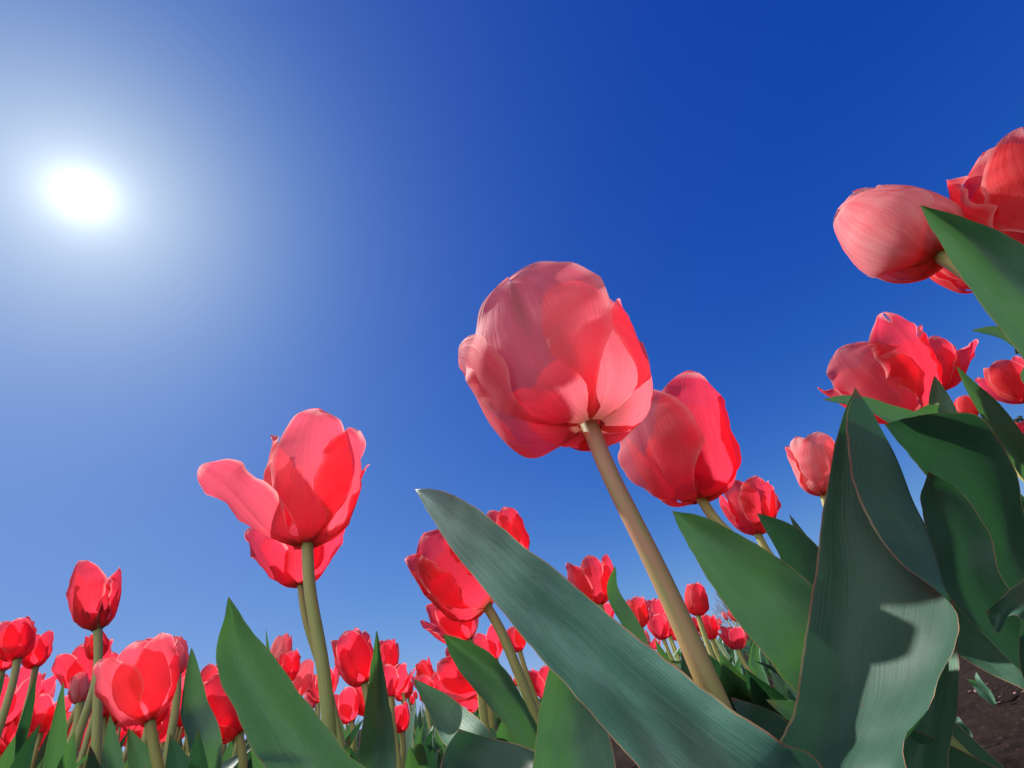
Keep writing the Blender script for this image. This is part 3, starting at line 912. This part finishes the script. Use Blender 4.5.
E['over4'] = tulip((664, 640), (655, 612), 0.8, 'tiny pink red tulip low against the thick reddish stem', 'open', 10, 179, res=(10, 12), leaves=0)
E['past1'] = tulip((698, 616), (694, 580), 0.62, 'small red egg shaped tulip just past the thick reddish stem', 'closed', 30, 181, res=(10, 14), leaves=0)
E['past2'] = tulip((712, 640), (705, 614), 0.7, 'pinkish small tulip below the egg shaped one past the thick stem', 'cup', 60, 191, res=(10, 12), leaves=1)
E['past3'] = tulip((738, 650), (730, 622), 0.68, 'small red tulip tucked against the slanting broad leaf', 'flared', 15, 193, res=(10, 12), leaves=1)
E['right_low'] = tulip((1030, 455), (1020, 420), 0.6, 'tiny red tulip at the picture edge before the dark evergreen', 'open', 15, 197, res=(10, 12), leaves=0)
E['right_gap'] = tulip((968, 420), (962, 395), 0.62, 'tiny red petal showing between two dark upright leaves', 'closed', 15, 199, res=(10, 12), leaves=0)

#%%LEAVES
# broad pale tipped leaf of the big coral tulip
traced_leaf(E['main'], [
    [(414, 488, .345), (414.5, 488.5, .345), (415, 489, .345)],
    [(428, 512, .318), (433, 500, .312), (440, 490, .296)],
    [(455, 553, .275), (463, 528, .270), (474, 507, .255)],
    [(498, 607, .230), (513, 575, .222), (532, 552, .206)],
    [(545, 662, .202), (565, 625, .192), (590, 600, .175)],
    [(590, 712, .180), (620, 680, .166), (650, 648, .150)],
    [(640, 768, .158), (680, 735, .143), (712, 694, .126)],
    [(690, 825, .136), (740, 785, .122), (778, 742, .107)],
    [(745, 885, .122), (800, 840, .112), (845, 800, .100)]], LEAF_WAXY, nv=70)
# smooth upright leaf of the slim open tulip
traced_leaf(E['left'], [
    [(228, 597, .198), (228.4, 597, .198), (229, 597, .198)],
    [(223, 618, .193), (232, 618, .197), (243, 619, .195)],
    [(217, 648, .188), (238, 645, .194), (266, 646, .192)],
    [(219, 676, .183), (252, 676, .190), (290, 678, .188)],
    [(234, 708, .179), (275, 708, .186), (315, 712, .183)],
    [(252, 748, .173), (300, 750, .180), (345, 752, .176)],
    [(272, 800, .166), (325, 805, .172), (378, 805, .168)]], LEAF, nv=56)
# slanting broad leaf of the red and pink tulip
traced_leaf(E['second'], [
    [(672, 511, .300), (672.5, 511, .300), (673, 511, .300)],
    [(682, 532, .290), (690, 524, .297), (704, 517, .291)],
    [(704, 573, .280), (722, 551, .288), (745, 537, .281)],
    [(735, 619, .268), (765, 585, .278), (790, 566, .272)],
    [(770, 660, .256), (805, 625, .266), (828, 600, .262)],
    [(805, 700, .246), (842, 665, .256), (865, 640, .254)]], LEAF, nv=56)
# leaf under the corner tulips
traced_leaf(E['corner'], [
    [(920, 205, .215), (920.5, 205, .215), (921, 205, .215)],
    [(933, 232, .208), (944, 222, .214), (962, 216, .206)],
    [(957, 272, .200), (980, 252, .208), (1006, 234, .198)],
    [(988, 315, .190), (1020, 290, .198), (1050, 262, .188)],
    [(1022, 358, .180), (1060, 335, .188), (1095, 305, .178)],
    [(1062, 410, .168), (1105, 390, .176), (1140, 360, .166)]], LEAF, nv=50)
# tall wavy leaf with its margin rolled over
TALL = leaf_plant(below(858, 790, .168) + Vector((0.005, -0.01, 0)), 'tall wavy dark green leaf with a rolled margin, biggest at the corner')
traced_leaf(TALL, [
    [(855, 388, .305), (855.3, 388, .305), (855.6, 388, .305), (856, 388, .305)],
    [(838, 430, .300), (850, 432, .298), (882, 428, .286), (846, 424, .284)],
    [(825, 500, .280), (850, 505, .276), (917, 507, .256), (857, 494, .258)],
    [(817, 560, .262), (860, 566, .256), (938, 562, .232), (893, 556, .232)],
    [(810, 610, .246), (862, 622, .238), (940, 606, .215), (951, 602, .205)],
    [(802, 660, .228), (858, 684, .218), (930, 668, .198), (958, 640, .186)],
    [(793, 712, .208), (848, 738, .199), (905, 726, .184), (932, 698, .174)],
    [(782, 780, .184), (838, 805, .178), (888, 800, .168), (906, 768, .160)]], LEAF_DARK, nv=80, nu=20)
traced_leaf(TALL, [
    [(952, 600, .245), (953, 600, .245), (954, 600, .245)],
    [(925, 650, .235), (940, 650, .236), (958, 645, .230)],
    [(905, 710, .216), (930, 712, .218), (957, 710, .212)],
    [(885, 790, .196), (922, 795, .198), (955, 790, .192)]], LEAF, nv=40)
# arching dark leaf with its tip curled over, and the blades around it
ARCH = leaf_plant(below(1010, 600, .29), 'dark arching leaves with a curled tip behind the tall wavy leaf')
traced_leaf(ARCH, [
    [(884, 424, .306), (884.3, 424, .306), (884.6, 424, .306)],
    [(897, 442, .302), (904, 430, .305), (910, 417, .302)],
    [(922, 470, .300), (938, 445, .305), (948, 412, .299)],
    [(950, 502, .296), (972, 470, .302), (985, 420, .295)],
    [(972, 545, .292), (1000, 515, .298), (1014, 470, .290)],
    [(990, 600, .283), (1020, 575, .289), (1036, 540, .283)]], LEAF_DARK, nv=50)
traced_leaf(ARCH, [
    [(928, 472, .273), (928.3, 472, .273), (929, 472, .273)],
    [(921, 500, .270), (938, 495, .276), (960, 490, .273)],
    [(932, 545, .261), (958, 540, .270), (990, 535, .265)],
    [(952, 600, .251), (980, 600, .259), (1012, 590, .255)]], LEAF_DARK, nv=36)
tip_leaf(ARCH, (956, 366), .335, .011, 35, mat=LEAF, seed=3, mid=[(1075, 540, .33), (1000, 430, .335)])
# broad leaf lying across behind the tall one
LYING = leaf_plant(below(1090, 640, .24), 'broad ribbed leaf lying sideways over bare soil')
traced_leaf(LYING, [
    [(915, 610, .285), (915, 611, .285), (915, 612, .285)],
    [(945, 645, .275), (945, 620, .282), (948, 588, .285)],
    [(985, 672, .260), (985, 640, .268), (990, 600, .272)],
    [(1030, 692, .245), (1030, 655, .252), (1036, 615, .256)],
    [(1075, 712, .235), (1075, 680, .242), (1080, 645, .246)]], LEAF, nv=40)
CURL = leaf_plant(below(1060, 650, .19), 'curled dark leaf with a red tip and a wavy pale rim at the picture edge')
traced_leaf(CURL, [
    [(986, 611, .21), (986.5, 611, .21), (987, 611, .21)],
    [(994, 632, .204), (998, 618, .208), (1000, 600, .208)],
    [(1009, 617, .198), (1014, 606, .204), (1018, 585, .204)],
    [(1021, 622, .192), (1030, 605, .198), (1040, 570, .198)],
    [(1020, 660, .186), (1040, 640, .192), (1062, 600, .192)],
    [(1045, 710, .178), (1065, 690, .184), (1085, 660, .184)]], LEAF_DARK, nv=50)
# smaller blades
tip_leaf(E['parrot'], (823, 400), .315, .014, 60, mat=LEAF, seed=1, mid=[(975, 480, .33), (880, 415, .325)])
tip_leaf(E['parrot_side'], (934, 376), .36, .010, 20, mat=LEAF, seed=2, mid=[(950, 450, .34), (941, 410, .355)])
tip_leaf(E['behind_bud'], (971, 330), .33, .010, 55, mat=LEAF, seed=4, mid=[(1060, 380, .32), (1010, 340, .33)])
tip_leaf(E['third'], (757, 513), .36, .017, 15, mat=LEAF_DARK, seed=6, mid=[(835, 620, .33), (795, 550, .35)])
tip_leaf(E['third'], (789, 514), .40, .010, 60, mat=LEAF, seed=7, mid=[(850, 620, .37), (805, 548, .39)])
traced_leaf(E['nodding'], [
    [(443, 634, .268), (443.4, 634, .268), (444, 634, .268)],
    [(451, 658, .260), (462, 650, .270), (470, 642, .262)],
    [(470, 684, .254), (486, 668, .266), (496, 658, .258)],
    [(492, 708, .249), (510, 690, .260), (515, 685, .253)],
    [(514, 738, .244), (530, 728, .252), (534, 722, .247)],
    [(532, 775, .238), (552, 772, .244), (558, 768, .241)]], LEAF, nv=44)
tip_leaf(E['fan'], (414, 679), .33, .012, 10, mat=LEAF, seed=9, mid=[(490, 780, .28), (448, 718, .31)])
traced_leaf(E['midleft'], [
    [(376, 631, .262), (376.3, 631, .262), (377, 631, .262)],
    [(371, 662, .256), (377, 660, .262), (383, 662, .258)],
    [(365, 705, .250), (377, 703, .258), (390, 706, .254)],
    [(359, 750, .244), (376, 750, .252), (396, 750, .248)],
    [(356, 800, .238), (376, 800, .245), (398, 800, .241)]], LEAF, nv=36)
tip_leaf(E['streak_bud'], (191, 648), .36, .011, 30, mat=LEAF, seed=11, mid=[(197, 790, .31), (190, 705, .34)], fold=0.6)
tip_leaf(E['over2'], (615, 566), .46, .012, 50, mat=LEAF, seed=12, mid=[(640, 660, .42), (612, 596, .45)])
LOW = leaf_plant(below(520, 800, .2), 'two broad low leaves with pale rims meeting under the brown stem')
traced_leaf(LOW, [
    [(459, 729, .225), (459.5, 729, .225), (460, 729, .225)],
    [(447, 745, .22), (470, 752, .222), (495, 738, .226)],
    [(441, 770, .21), (485, 785, .212), (535, 750, .218)],
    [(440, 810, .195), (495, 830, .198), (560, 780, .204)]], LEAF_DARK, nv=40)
traced_leaf(LOW, [
    [(560, 640, .21), (560.5, 640, .21), (561, 640, .21)],
    [(545, 680, .203), (565, 672, .21), (590, 680, .205)],
    [(537, 725, .192), (570, 722, .2), (606, 725, .194)],
    [(534, 790, .178), (575, 790, .186), (618, 790, .180)]], LEAF, nv=40)

#%%FILL
# leafy bed between the tulips: leaves of the nearer plants that fill the foot of the picture
rnd = random.Random(77)
for i, (px, py, d, hw, rl, par) in enumerate((
        (3, 672, .40, .012, 20, 'row1'), (37, 672, .42, .011, 40, 'row2'), (63, 682, .40, .011, 20, 'pale_bud'), (40, 724, .30, .013, 0, 'row3'),
        (128, 728, .34, .016, 10, 'big_left'), (170, 733, .33, .016, 30, 'big_left'), (198, 728, .27, .012, -20, 'lean_left'), (110, 715, .38, .012, 0, 'lone'),
        (15, 735, .33, .014, 0, 'row1'), (75, 730, .36, .013, -20, 'row4'), (90, 745, .3, .012, 10, 'lone'), (265, 628, .24, .010, 60, 'peek2'),
        (420, 735, .34, .014, 0, 'midlow3'), (345, 740, .30, .012, 20, 'midlow'), (410, 745, .3, .014, 10, 'midleft2'),
        (690, 640, .33, .020, 0, 'past1'), (720, 655, .30, .022, 15, 'past2'), (745, 668, .27, .020, -10, 'past3'), (765, 700, .23, .018, 5, 'second'),
        (500, 690, .36, .012, 0, 'gap3'), (520, 705, .33, .012, 20, 'gap1'), (655, 640, .5, .014, 15, 'over4'), (640, 640, .5, .014, 30, 'over3'))):
    tip_leaf(E[par], (px, py), d, hw, rl + rnd.uniform(-15, 15), mat=rnd.choice((LEAF, LEAF_DARK)), seed=200 + i, fold=rnd.uniform(.25, .6), bow=(rnd.uniform(-.008, .008), 0.004))

# plants not in bloom yet that close the foot of the bed
rnd = random.Random(505)
made = 0; spots = []
quota = {0: 60, 1: 16, 2: 44, 3: 3}
for k in range(12000):
    r = 0.34 + (1.3 if k % 3 else 3.0) * rnd.random() ** 1.5; a = R_(rnd.uniform(-62, 62))
    x, y = r * math.sin(a), r * math.cos(a)
    g = Vector((x, y, ground_z(x, y)))
    h = rnd.uniform(0.11, 0.2)
    px, py, d = pix(g + Vector((0, 0, h)))
    zone = 0 if px < 350 else 1 if px < 640 else 2 if px < 800 else 3
    lim = (664, 705, 632, 610 if px < 890 else 2000)[zone]
    if d < 0.1 or px < -20 or px > 1040 or py < lim or py > 830 or quota[zone] <= 0:
        continue
    if any((q - g).length < 0.045 for q in spots):
        continue
    spots.append(g); quota[zone] -= 1
    root = bpy.data.objects.new('leafy_sprout', None); col.objects.link(root); root.location = g
    az = rnd.uniform(0, 360)
    n = rnd.choice((3, 4))
    for q in range(n):
        auto_leaf(root, g, h, az, rnd, (0.75, 1.05), rnd.uniform(0.011, 0.02)); az += rnd.uniform(80, 150)
    tag(root, 'low tulip plant with leaves only, not in bloom, between the flowering tulips', 'plant', 'leafy plants without flowers')
    made += 1
print('leafy', made)

def ground_at(px, py):
    d = 0.1
    for _ in range(3000):
        p = at(px, py, d)
        if p.z <= ground_z(p.x, p.y):
            return Vector((p.x, p.y, ground_z(p.x, p.y)))
        d += 0.002
    return at(px, py, 1.0)


for i, (px, py, h, lab) in enumerate(((995, 705, .035, 'pale green seedling with two blades on the dark soil'), (972, 745, .025, 'thin bent weed blade among the bark crumbs'))):
    g = ground_at(px, py)
    root = bpy.data.objects.new('seedling', None); col.objects.link(root); root.location = g; tag(root, lab, 'seedling')
    rs_ = random.Random(i + 60)
    for k in range(2 - i):
        auto_leaf(root, g, h, 40 + 170 * k, rs_, (0.9, 1.1), 0.005)

# distant rows: one mesh each, too small to show parts


def far_proto(style, seed, pm):
    r = random.Random(seed); H = 0.062; h = 0.30
    m = Mesh(); b = Vector((0, 0, h - H)); 
    tube(m, [Vector((0, 0, -.02)), Vector((.006, .003, .12)), b], [.0045, .004, .0036], 6, 1, 6)
    for s in petal_specs(style, r, r.uniform(0, 120)):
        rows, uvs = petal_rows(H * s['h'], s['th'], s['w'], r, 6, 8, s['r0'], 0.025, 0.0, s.get('rs', 1))
        a = R_(s['az']); ca, sa = math.cos(a), math.sin(a)
        m.grid([[b + Vector((p.x * ca - p.y * sa, p.x * sa + p.y * ca, p.z)) for p in row] for row in rows], 0, uvs=uvs)
    for k in range(5):
        a = r.uniform(0, 6.28); o = Vector((math.cos(a), math.sin(a), 0)); q = Vector((-math.sin(a), math.cos(a), 0))
        hh = r.uniform(.13, .215); rows = []; uvs = []
        for i in range(9):
            t = i / 8; p = o * (.004 + .06 * t ** 1.5) + Vector((0, 0, hh * t)); wd = .019 * (0.4 + .6 * sm(t / .35)) * max(0, 1 - max(0, (t - .35) / .65) ** 2)
            rows.append([p + q * (s * wd) + o * (-abs(s) * wd * .3) for s in (-1, -.5, 0, .5, 1)]); uvs.append([((s + 1) / 2, t) for s in (-1, -.5, 0, .5, 1)])
        m.grid(rows, 2, uvs=uvs)
    return m.data('tulip', [pm, STEM, LEAF])


PROTO = [(k, far_proto(k, 300 + i, (PET_RED, PET_ROSE, PET_RED, PET_RED, PET_PALE)[i % 5])) for i, k in enumerate(('cup', 'open', 'closed', 'flared', 'bud', 'cup', 'open', 'flared', 'closed', 'open'))]
LAB = {'cup': 'small cup shaped red tulip in the distant rows', 'open': 'small opened red tulip in the distant rows', 'closed': 'small closed red tulip in the distant rows', 'bud': 'small pale unopened tulip bud in the distant rows', 'flared': 'small wide flared red tulip in the distant rows'}
rnd = random.Random(909)
placed = [p.root.location for p in E.values()]
count = 0
for ring in range(9000):
    if count >= 245:
        break
    r = 0.86 + 4.2 * rnd.random() ** 1.9
    a = R_(rnd.uniform(-62, 62))
    if ring % 3 == 0:
        a = R_(rnd.uniform(-64, -36)); r = rnd.uniform(1.0, 2.6)
    x, y = r * math.sin(a), r * math.cos(a)
    z = ground_z(x, y)
    s = rnd.uniform(.86, 1.1)
    px, py, d = pix(Vector((x, y, z + .27 * s)))
    if px < 260 and r < 1.0:
        continue
    if d < 0 or px < -30 or px > 1050 or py > 800 or py < (650 if px < 230 else 665 if px < 600 else 612):
        continue
    if any((q.x - x) ** 2 + (q.y - y) ** 2 < 0.045 ** 2 for q in placed):
        continue
    kind, me = rnd.choice(PROTO)
    o = bpy.data.objects.new('tulip', me); col.objects.link(o)
    o.location = (x, y, z); o.rotation_euler = (rnd.uniform(-.2, .2), rnd.uniform(-.2, .2), rnd.uniform(0, 6.28)); o.scale = (s, s, s * rnd.uniform(.95, 1.08))
    tag(o, LAB[kind], 'tulip', 'small tulips in the distant rows')
    placed.append(o.location.copy()); count += 1
print('far tulips', count)
